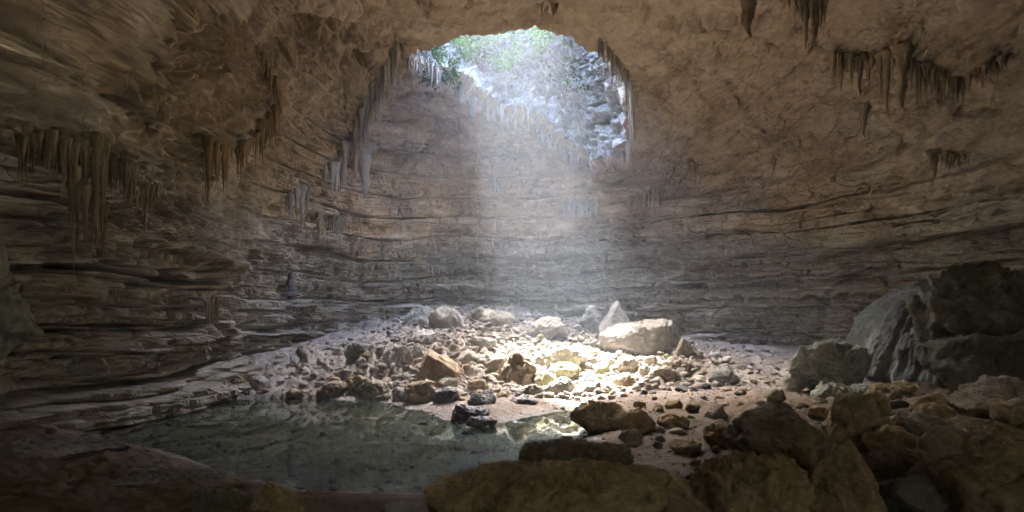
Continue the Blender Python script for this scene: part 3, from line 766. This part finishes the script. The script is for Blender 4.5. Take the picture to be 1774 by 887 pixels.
for (shade, side, ref), lst in groups.items():
    lst.sort(key=lambda r: -r[1])
    for k, r in enumerate(lst):
        lab = f'{ORD[min(k, 14)]}largest loose {shade} stone {side} the {ref}' if len(lst) > 1 else f'only loose {shade} stone {side} the {ref}'
        tag(r[0], lab, 'stone', 'loose stones scattered over the cave floor')
for o in BOXED:
    if 'submerged' in o['label']: o.location.z -= .13
    del o['box']

# ------------------------------------------------------------------ gravel and chips too many to count
def gravel(name, n, sampler, size, mat, seed):
    r = np.random.default_rng(seed)
    xy = sampler(r, n); n = len(xy)
    z = ground_z(xy[:, 0], xy[:, 1])
    sc = size[0] * (size[1] / size[0]) ** (r.random(n) ** 1.7)
    lib = [[rock_verts(sb, 700 + k, ['block', 'slab', 'block', 'pointed'][k % 4], None, .8) for k in range(16)] for sb in (1, 2)]
    vs, fs, off = [], [], 0
    big = (sc > .11).astype(int); kind = r.integers(0, 16, n)
    for b in (0, 1):
        for k in range(16):
            m = (big == b) & (kind == k); c_ = m.sum()
            if not c_: continue
            v, f = lib[b][k]; v = v - [0, 0, .5]
            q = v[None] * np.stack([sc[m], sc[m] * r.uniform(.55, 1, c_), sc[m] * r.uniform(.3, .8, c_)], 1)[:, None, :]
            for ax, rng in ((0, .5), (1, .5), (2, 3.14)):
                an = r.uniform(-rng, rng, c_)[:, None]; co_, si = np.cos(an), np.sin(an); i1, i2 = (ax + 1) % 3, (ax + 2) % 3
                u1 = q[..., i1] * co_ - q[..., i2] * si; u2 = q[..., i1] * si + q[..., i2] * co_
                q = q.copy(); q[..., i1] = u1; q[..., i2] = u2
            q += np.stack([xy[m, 0], xy[m, 1], z[m] + sc[m] * .1], 1)[:, None, :]
            vs.append(q.reshape(-1, 3)); fs.append((f[None] + (off + np.arange(c_) * len(v))[:, None, None]).reshape(-1, 3)); off += c_ * len(v)
    return mesh_from(name, np.concatenate(vs), np.concatenate(fs), mat, smooth=False)
def samp_heap(r, n):
    x = r.normal(.6, 6.5, n); y = r.uniform(20.5, 41.5, n)
    m = (shore_dist(x, y) > .05) & (np.abs(x - .5) < 15) & (r.random(n) < np.clip(1.25 - np.abs(x - .5) / 14, .12, 1))
    return np.stack([x, y], 1)[m]
def samp_near(r, n):
    y = r.uniform(6.2, 21, n); x = r.uniform(-13, 16, n)
    m = (shore_dist(x, y) > .02) & ((x > 1.0) | (r.random(n) < .22))
    return np.stack([x, y], 1)[m]
def samp_right(r, n):
    y = r.uniform(19, 34, n); x = r.uniform(6, 17, n); return np.stack([x, y], 1)
def samp_pool(r, n):
    x = r.uniform(-13, 3, n); y = r.uniform(9, 23, n); m = (shore_dist(x, y) < .1) & (r.random(n) < .25 + .75 * sstep(-.1, .3, perlin(np.stack([x / 2, y / 2, 0 * x], 1))))
    return np.stack([x, y], 1)[m]
m_gravp = rock_mat('heap_gravel', (.15,.13,.105), (.25,.22,.185), (.34,.31,.265), .9, world=True, bump=.4)
m_gravb = rock_mat('near_gravel', (.09,.062,.035), (.20,.14,.08), (.30,.22,.14), .9, world=True, bump=.4)
tag(gravel('heap_gravel', 17000, samp_heap, (.05, .50), m_gravp, 21), 'pale broken gravel covering the rubble heap', 'gravel', kind='stuff')
tag(gravel('silt_gravel', 3500, samp_right, (.03, .16), m_gravp, 22), 'scattered chips on the pale silt by the wall', 'gravel', kind='stuff')
tag(gravel('brown_gravel', 8000, samp_near, (.018, .12), m_gravb, 23), 'brown chips and grit between the near rocks', 'gravel', kind='stuff')
tag(gravel('pool_gravel', 1800, samp_pool, (.03, .30), m_bank, 24), 'dark stones and grit lying on the shallow pool bed', 'gravel', kind='stuff')
# ------------------------------------------------------------------ stalactites and drip curtains
def drip_mat(name, dark, mid, light):
    return rock_mat(name, dark, mid, light, 2.6, bump=.9, stretch=(1, 1, .22), stain=.55)
m_drip = drip_mat('brown_dripstone', (.16,.118,.07), (.32,.25,.16), (.44,.36,.25))
m_dripp = drip_mat('pale_dripstone', (.22,.195,.165), (.36,.33,.285), (.48,.45,.40))
m_dripo = drip_mat('ochre_dripstone', (.12,.08,.036), (.26,.185,.09), (.38,.29,.155))
Vf = V[NW // 2:NR - NO - 5].reshape(-1, 3)
Vf = Vf[Vf[:, 1] > 6]
VU = HX + F * Vf[:, 0] / Vf[:, 1]; VV = HY - F * (Vf[:, 2] - CZ) / Vf[:, 1]
def on_rock(px, py, r=5):
    """first rock a sight line through a photograph pixel meets"""
    while True:
        m = (np.abs(VU - px) < r) & (np.abs(VV - py) < r)
        if m.sum() >= 3: break
        r *= 1.6
    q = Vf[m]; k = np.argsort(q[:, 1])[min(2, len(q) - 1)]
    return P(px, py, q[k, 1])
dr_rng = np.random.default_rng(77)
def spike(a, length, rad, flat=.8, up=.5, bend=0.0, seg=10, rings=14, blunt=.75, lean=(0, 0)):
    """one fluted, slightly crooked stalactite hanging from point a: vertices and quads"""
    t = np.linspace(0, 1, rings); th = np.linspace(0, 2 * np.pi, seg, endpoint=False)
    o = dr_rng.uniform(0, 50)
    tot = length + up
    zz = up - tot * t
    r = rad * (np.clip(1 - t, 0, 1) ** blunt * .96 + .04) * (1 + .7 * np.exp(-((t) / .16) ** 2))
    r = r * (1 + .34 * perlin(np.stack([t * 9 * tot, t * 0 + o, t * 0], 1)))
    T, H = np.meshgrid(t, th, indexing='ij')
    fl = 1 + .38 * perlin(np.stack([np.cos(H).ravel() * 1.6 + o, np.sin(H).ravel() * 1.6, T.ravel() * tot * 1.3], 1)).reshape(T.shape)
    wx = .35 * rad * perlin(np.stack([t * 3 + o, t * 0, t * 0 + 5], 1)) * t * 2 + lean[0] * t * tot; wy = .35 * rad * perlin(np.stack([t * 3 + o, t * 0 + 9, t * 0], 1)) * t * 2 + lean[1] * t * tot
    x = r[:, None] * np.cos(H) * fl + wx[:, None]; y = r[:, None] * np.sin(H) * fl * flat + wy[:, None]
    z = np.repeat(zz[:, None], seg, 1)
    return np.stack([x + a[0], y + a[1], z + a[2]], -1).reshape(-1, 3), grid_faces(rings, seg, True)
def join(parts):
    vs, fs, n = [], [], 0
    for v, f in parts: vs.append(v); fs.append(f + n); n += len(v)
    return np.concatenate(vs), np.concatenate(fs)
def curtain(name, label, cat, big, fringe, mat, group=None, out=.25, d=None, up=.6):
    """big: stalactites (x, y of root, y of tip, width) in photograph pixels; fringe: (points, count, lengths, widths)"""
    px, py = (big[0][:2] if big else fringe[0][0][0])
    c = on_rock(px, py) if d is None else P(px, py, d)
    root = bpy.data.objects.new(name, None); COL.objects.link(root); root.location = c
    tag(root, label, cat, group)
    for (x, y, yt, w) in big:
        a = on_rock(x, y) if d is None else P(x, y, d)
        k = max(.3, (a[1] - out)) / a[1]
        a = P(x, y, a[1] * k)
        L = (yt - y) / F * a[1]; r = .8 * w / 2 / F * a[1]
        a = a + np.array([dr_rng.normal(0, .06), dr_rng.normal(0, .15), 0]); L *= dr_rng.uniform(.55, 1.08)
        v, f = spike(a, L, r * dr_rng.uniform(.8, 1.25), up=min(up, L * .5), seg=12, rings=20, blunt=dr_rng.uniform(.75, 1.25))
        mesh_from('stalactite', v - c, f, mat, root)
    parts = []
    for pts, n, (l0, l1), (w0, w1) in fringe:
        pts = np.array(pts, float); cum = np.concatenate([[0], np.cumsum(np.hypot(*np.diff(pts, axis=0).T))])
        for u in np.sort(dr_rng.uniform(0, cum[-1], n)):
            x = np.interp(u, cum, pts[:, 0]); y = np.interp(u, cum, pts[:, 1]) + dr_rng.normal(0, 3)
            a = on_rock(x, y) if d is None else P(x, y, d)
            a = P(x, y, a[1] - out * dr_rng.uniform(.3, 1.1))
            L = dr_rng.uniform(0, 1) ** 1.6 * (l1 - l0) + l0; w = dr_rng.uniform(w0, w1)
            v, f = spike(a, L / F * a[1], w / 2 / F * a[1], up=.25, seg=7, rings=9, blunt=dr_rng.uniform(.8, 1.3))
            mesh_from('drip', v - c, f, mat, root)
    return root
def single(label, x, y, yt, w, mat, group=None, out=.2, d=None, name='stalactite', blunt=.75, up=.4):
    a = on_rock(x, y) if d is None else P(x, y, d)
    a = P(x, y, a[1] - out); L = (yt - y) / F * a[1]
    v, f = spike(a, L, w / 2 / F * a[1], up=min(up, L * .6), seg=14, rings=22, blunt=blunt)
    o = mesh_from(name, v - a, f, mat); o.location = a
    return tag(o, label, 'stalactite', group)
LG, RG, BG_ = 'dripstone curtains of the dark roof', 'dripstone on the smooth roof', 'dripstone round the skylight'
curtain('drip_curtain', 'long ragged dripstone curtain with one very long spike under the smooth roof', 'dripstone',
        [(1450,112,150,12),(1462,118,172,14),(1478,122,150,12),(1492,120,188,16),(1506,125,165,12),(1522,120,178,16),(1540,112,205,20),(1558,108,242,24),(1572,120,196,16),(1584,125,212,14),(1596,135,185,13),(1610,138,196,13),(1622,145,178,12),(1634,148,182,12),(1648,152,180,10),(1668,160,200,9)],
        [([(1436,105),(1500,112),(1560,105),(1620,135),(1660,150)], 70, (14, 50), (4, 10)), ([(1660,150),(1700,130),(1745,105)], 30, (8, 30), (4, 8))], m_drip, RG, out=.5)
curtain('drip_curtain', 'fluted tapering dripstone curtain hanging down from the top edge of the roof', 'dripstone',
        [(1372,-12,40,22),(1384,-12,70,24),(1396,-12,96,26),(1410,-12,106,28),(1424,-12,92,22),(1436,-10,52,20),(1404,-6,84,20)],
        [([(1362,-6),(1445,-4)], 22, (16, 60), (6, 12))], m_drip, RG, out=.8)
single('stout dark stalactite at the top edge with a single blunt tip', 1296, -8, 68, 34, m_drip, RG, out=.7, blunt=.5)
single('short stalactite hanging below the long ragged dripstone curtain', 1496, 196, 240, 14, m_drip, RG)
curtain('drip_curtain', 'small dripstone fringe over a dark hollow in the layered wall', 'dripstone',
        [(1618,278,336,18),(1632,276,306,9),(1650,276,300,8),(1668,276,296,8)], [([(1606,276),(1680,274)], 16, (8, 24), (4, 8))], m_drip, RG, out=.3)
curtain('drip_curtain', 'thin brown drips below the crack junction of the smooth roof', 'dripstone',
        [(1196,290,332,9),(1204,296,326,7)], [([(1190,284),(1214,296)], 9, (10, 30), (3, 6))], m_drip, RG, out=.2)
curtain('drip_curtain', 'thick dripstone curtain with pale spikes over the dark recess', 'dripstone',
        [(46,250,352,16),(62,252,330,14),(78,255,318,14),(96,262,392,22),(108,262,340,14),(120,268,318,12),(36,262,300,12),(136,270,330,12)],
        [([(30,255),(90,250),(150,275)], 44, (20, 70), (5, 11))], m_drip, LG, out=.6)
curtain('drip_curtain', 'very long dripstone curtain reaching down to the layered ledges', 'dripstone',
        [(160,268,400,20),(172,280,470,18),(184,285,452,14),(198,292,398,18),(214,298,372,20),(226,305,345,12),(150,270,352,14),(128,330,482,18),(150,352,470,15),(164,380,468,12)],
        [([(140,272),(190,282),(232,302)], 44, (20, 80), (5, 12)), ([(120,330),(160,350),(185,370)], 24, (30, 100), (5, 11))], m_drip, LG, out=.6)
curtain('drip_curtain', 'short dripstone curtain with two single spikes next to the very long one', 'dripstone',
        [(243,348,402,10),(262,340,384,11),(256,350,372,8),(272,340,366,8)], [([(236,345),(280,336)], 14, (10, 34), (4, 8))], m_drip, LG, out=.4)
curtain('drip_curtain', 'ochre streaked dripstone curtain in the middle of the dark roof', 'dripstone',
        [(362,262,368,14),(372,268,332,12),(384,275,346,10),(420,262,310,14),(458,230,288,12),(472,220,284,10),(440,250,290,9),(396,272,318,9),(352,290,360,10)],
        [([(350,275),(385,268),(425,258),(455,230),(485,180)], 60, (14, 60), (4, 9)), ([(455,100),(480,150),(490,190)], 18, (20, 60), (4, 9))], m_dripo, LG, out=.5)
curtain('drip_curtain', 'stalactites with one slim pale tip above the back ledges', 'dripstone',
        [(522,338,410,11),(512,345,392,7),(532,335,372,8),(504,350,384,7),(540,342,366,6)], [([(495,352),(525,336),(548,330)], 22, (10, 40), (3, 7))], m_dripp, LG, out=.4)
curtain('drip_curtain', 'low brown dripstone fringe on the back wall under the pale tipped stalactites', 'dripstone',
        [(556,385,432,9),(568,388,425,7),(584,386,420,6)], [([(545,384),(600,386)], 26, (12, 44), (3, 6))], m_drip, LG, out=.2)
curtain('drip_curtain', 'pale ribbon curtain edging the roof beside the skylight', 'dripstone',
        [(636,180,262,11),(646,160,250,10),(656,140,238,10),(664,122,210,9),(672,112,196,8),(682,100,170,9),(628,205,280,10),(620,225,290,9),(690,92,150,8),(612,245,310,10),(600,262,330,9),(590,275,345,9)],
        [([(700,85),(668,120),(645,170),(625,220),(590,280),(560,300)], 86, (14, 70), (3, 8))], m_dripp, BG_, out=.35)
single('fat pale grey stalactite with a forked tip hanging clear of the back wall', 632, 262, 342, 26, m_dripp, BG_, out=.5, blunt=.6)
single('slim brown stalactite right beside the fat pale grey one', 616, 270, 318, 12, m_drip, BG_, out=.4)
single('small pale knob-shaped stalactite alone below the skylight rim', 818, 184, 206, 13, m_dripp, BG_, out=.2, blunt=.35)
curtain('drip_curtain', 'bright tufa fringe on the shady lower rim of the skylight', 'tufa',
        [(748,118,160,7),(772,140,176,7),(796,158,196,8),(846,188,226,8),(868,196,236,8)], [([(705,108),(740,112),(770,138),(800,158),(850,188),(905,206)], 92, (6, 34), (2.5, 6))], m_dripp, BG_, out=.25)
curtain('drip_curtain', 'bright tufa fringe on the hazy deep end of the skylight rim', 'tufa',
        [(914,206,256,7),(944,232,262,6),(986,266,300,7),(1028,284,312,7)], [([(905,205),(940,228),(975,262),(1030,285),(1085,272)], 92, (6, 26), (2.5, 6))], m_dripp, BG_, out=.25)
curtain('drip_curtain', 'long white root-like strands lining the sunny side of the skylight', 'tufa',
        [(1060,95,160,7),(1068,105,180,6),(1076,120,190,7),(1084,140,222,7),(1092,165,250,7),(1096,190,262,7),(1088,200,266,6),(1050,88,140,6)],
        [([(1035,72),(1060,95),(1080,125),(1095,170),(1097,215),(1085,262)], 90, (8, 50), (2.5, 6))], m_dripp, BG_, out=.25)
curtain('drip_curtain', 'dark jagged drip edge at the very top of the skylight', 'dripstone',
        [(952,8,38,16),(940,10,30,9),(962,12,32,9),(926,16,28,7)], [([(920,16),(970,14)], 12, (5, 16), (4, 8))], m_drip, BG_, out=.25)
curtain('drip_curtain', 'pale drip fringe in the light shaft on the back wall', 'dripstone',
        [(992,360,398,7),(1002,358,402,7),(1010,360,392,6),(1022,362,386,5)], [([(975,358),(1035,362)], 24, (8, 26), (3, 6))], m_dripp, BG_, out=.15)
curtain('drip_curtain', 'brownish drip fringe on the back wall past the light shaft', 'dripstone',
        [(1132,340,386,7),(1124,345,374,5),(1142,342,368,5)], [([(1085,350),(1125,342),(1150,338)], 24, (8, 30), (3, 6))], m_drip, BG_, out=.15)
curtain('drip_curtain', 'tiny pale drips on the shaded edge of the light shaft', 'dripstone',
        [(856,318,352,6),(848,320,340,4)], [([(840,318),(880,322)], 10, (6, 18), (3, 5))], m_dripp, BG_, out=.15)
curtain('flowstone_drapery', 'dark strand of flowstone draped over the edge of a wall ledge', 'flowstone',
        [(362,534,598,4),(368,532,590,5),(374,534,572,4)], [([(356,532),(380,532)], 14, (14, 50), (2, 4))], m_drip, None, out=.5)
# stubby stalagmite on the ledge
a = on_rock(505, 500); 
v, f = spike(np.zeros(3), 1.45, .30, up=.0, seg=14, rings=22, blunt=.32); v[:, 2] *= -1
o = mesh_from('stalagmite', v, f, m_bank); o.location = P(505, 512, a[1] - .4); tag(o, 'stubby grey stalagmite standing on a ledge like a small figure', 'stalagmite')

# ------------------------------------------------------------------ greenery round the mouth of the shaft
def leaf_mat(name, c):
    M = N(name); oi = M.n('ShaderNodeTexCoord')
    nz = M.noise(oi.outputs['Object'], 3.0, 2)
    col = M.mixc(M.maprange(nz, .35, .65), tuple(x * .55 for x in c), c)
    df = M.n('ShaderNodeBsdfDiffuse', Color=col); tl = M.n('ShaderNodeBsdfTranslucent', Color=M.mixc(1.0, col, (1.2, 1.25, .4), 'MULTIPLY'))
    mx = M.n('ShaderNodeMixShader', i0=.5, i1=df.outputs[0], i2=tl.outputs[0]); M.t.links.new(mx.outputs[0], M.out.inputs[0]); return M.m
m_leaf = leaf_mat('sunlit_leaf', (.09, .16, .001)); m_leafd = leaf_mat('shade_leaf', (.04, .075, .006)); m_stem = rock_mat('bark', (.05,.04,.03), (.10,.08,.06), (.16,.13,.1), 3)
def bush(label, boxes, mat, n, leaf, group, name='hanging_bush', cat='bush', d=None, droop=.6, stems=7):
    r = np.random.default_rng(len(label))
    x0, y0, x1, y1 = boxes
    c = on_rock((x0 + x1) / 2, y0 + .3 * (y1 - y0)) if d is None else P((x0 + x1) / 2, y0 + .3 * (y1 - y0), d)
    W = (x1 - x0) / F * c[1]; H = (y1 - y0) / F * c[1]
    root = bpy.data.objects.new(name, None); COL.objects.link(root); root.location = c; tag(root, label, cat, group)
    ncl = 16
    cl = np.stack([r.uniform(-.45, .45, ncl) * W, -r.uniform(.1, 1.0, ncl), r.uniform(-.75, .3, ncl) * H], 1)
    k = r.integers(0, ncl, n)
    sp = W * .13
    p = cl[k] + r.normal(size=(n, 3)) * [sp, sp * .8, sp * .9]; p[:, 2] -= droop * np.abs(r.normal(size=n)) * sp
    t1 = r.normal(size=(n, 3)); t1[:, 2] -= .8; t1 /= np.linalg.norm(t1, axis=1)[:, None]
    t2 = np.cross(t1, r.normal(size=(n, 3))); t2 /= np.linalg.norm(t2, axis=1)[:, None]
    L = leaf * r.uniform(.6, 1.4, n)[:, None]
    q = np.stack([p, p + t1 * L * .5 + t2 * L * .26, p + t1 * L, p + t1 * L * .5 - t2 * L * .26], 1).reshape(-1, 3)
    mesh_from('foliage', q, np.arange(4 * n).reshape(-1, 4), mat, root, smooth=False)
    parts = []
    for j in range(stems):
        e = cl[j % ncl]; b = np.array([e[0] * .4, .5, .1 * H])
        t = np.linspace(0, 1, 8)[:, None]; m_ = b * (1 - t) + e * t; m_[:, 2] += .25 * H * np.sin(np.pi * t[:, 0])
        th = np.linspace(0, 2 * np.pi, 6, endpoint=False); rad = .05 * (1 - .7 * t)
        ring = m_[:, None, :] + rad[:, None, :] * np.stack([np.cos(th), np.sin(th) * .5, np.sin(th)], 1)[None]
        parts.append((ring.reshape(-1, 3), grid_faces(8, 6, True)))
    v, f = join(parts); mesh_from('stem', v, f, m_stem, root)
    return root
GB = 'bushes hanging into the skylight'
bush('bright green bush hanging at the brightest upper edge of the skylight beside the dark slab', (800,34,868,84), m_leaf, 3000, .42, GB, d=41.4)
bush('bright yellow-green bush under the dark drip edge at the top of the skylight', (932,34,990,78), m_leaf, 2800, .42, GB, d=41.4)
bush('dark green plants trailing down the shaft wall below the yellow-green bush', (950,78,1020,150), m_leafd, 600, .30, GB, d=41.8)
bush('olive plants clinging to the shady rim next to the pale ribbon curtain', (738,84,800,136), m_leafd, 1300, .28, GB, d=39.5)
bush('sparse trailing greenery below the bright green bush', (850,80,900,120), m_leaf, 320, .26, GB, d=41.4)
bush('thin greenery between the two bright bushes at the shaft top', (880,34,935,66), m_leafd, 900, .22, GB, d=41.4)
bush('small fern patch on the hazy deep end of the skylight rim', (1030,262,1075,284), m_leafd, 260, .16, GB, d=42.5, stems=3)
# ------------------------------------------------------------------ air, light, camera
M = N('cave_haze')
vol = M.n('ShaderNodeVolumePrincipled', Color=(.76, .87, 1.0, 1), Density=HAZE)
vol.inputs['Anisotropy'].default_value = .25
M.t.links.new(vol.outputs[0], M.out.inputs['Volume'])
bm = bmesh.new(); bmesh.ops.create_cube(bm, size=1)
for v in bm.verts: v.co = Vector((v.co.x * 130, v.co.y * 130 + 22, 15 + v.co.z * 36))
me = bpy.data.meshes.new('haze'); bm.to_mesh(me); bm.free(); me.materials.append(M.m)
ho = bpy.data.objects.new('haze', me); COL.objects.link(ho); tag(ho, 'pale dusty air filling the cave and lit inside the sun shaft', 'haze', kind='stuff')

SUN = np.array([-3.7, 12.8, 26.0])
el = math.atan2(SUN[2], math.hypot(SUN[0], SUN[1])); az = math.atan2(SUN[0], SUN[1])
w = bpy.data.worlds.new('World'); scene.world = w; w.use_nodes = True
nt = w.node_tree; bg = nt.nodes['Background']
sk = nt.nodes.new('ShaderNodeTexSky'); sk.sky_type = 'NISHITA'; sk.sun_disc = False
sk.sun_elevation = el; sk.sun_rotation = az; sk.dust_density = DUST; sk.air_density = 1.0; sk.ozone_density = 1.0
nt.links.new(sk.outputs[0], bg.inputs[0]); bg.inputs[1].default_value = SKY
ld = bpy.data.lights.new('sun', 'SUN'); ld.energy = SUNP; ld.angle = math.radians(SUNA); ld.color = (1, .97, .93)
lo = bpy.data.objects.new('sun', ld); COL.objects.link(lo)
lo.rotation_euler = Vector(SUN).to_track_quat('Z', 'Y').to_euler(); lo.location = (0, 30, 40)

cam = bpy.data.cameras.new('camera'); co = bpy.data.objects.new('camera', cam); COL.objects.link(co)
co.location = (0, 0, CZ); co.rotation_euler = (math.pi / 2, 0, 0)
cam.sensor_width = 36; cam.lens = 36 * F / 1774; cam.shift_y = (HY - 443.5) / 1774; cam.shift_x = 0
cam.clip_end = 600; cam.clip_start = .05
scene.camera = co
vs = scene.view_settings; vs.view_transform = 'Standard'; vs.look = 'None'; vs.gamma = 1; vs.use_curve_mapping = False
vs.exposure = EXPO
cy = scene.cycles
cy.use_denoising = DEN; cy.denoiser = 'OPENIMAGEDENOISE'
try: cy.denoising_input_passes = 'RGB_ALBEDO_NORMAL'; cy.denoising_prefilter = 'ACCURATE'
except Exception: pass
cy.max_bounces = 12; cy.diffuse_bounces = 8; cy.glossy_bounces = 3; cy.transmission_bounces = 4; cy.transparent_max_bounces = 12; cy.volume_bounces = 1
cy.sample_clamp_indirect = 0; cy.sample_clamp_direct = 0
cy.use_adaptive_sampling = False
cy.caustics_reflective = False; cy.caustics_refractive = False
cy.use_guiding = GUIDE
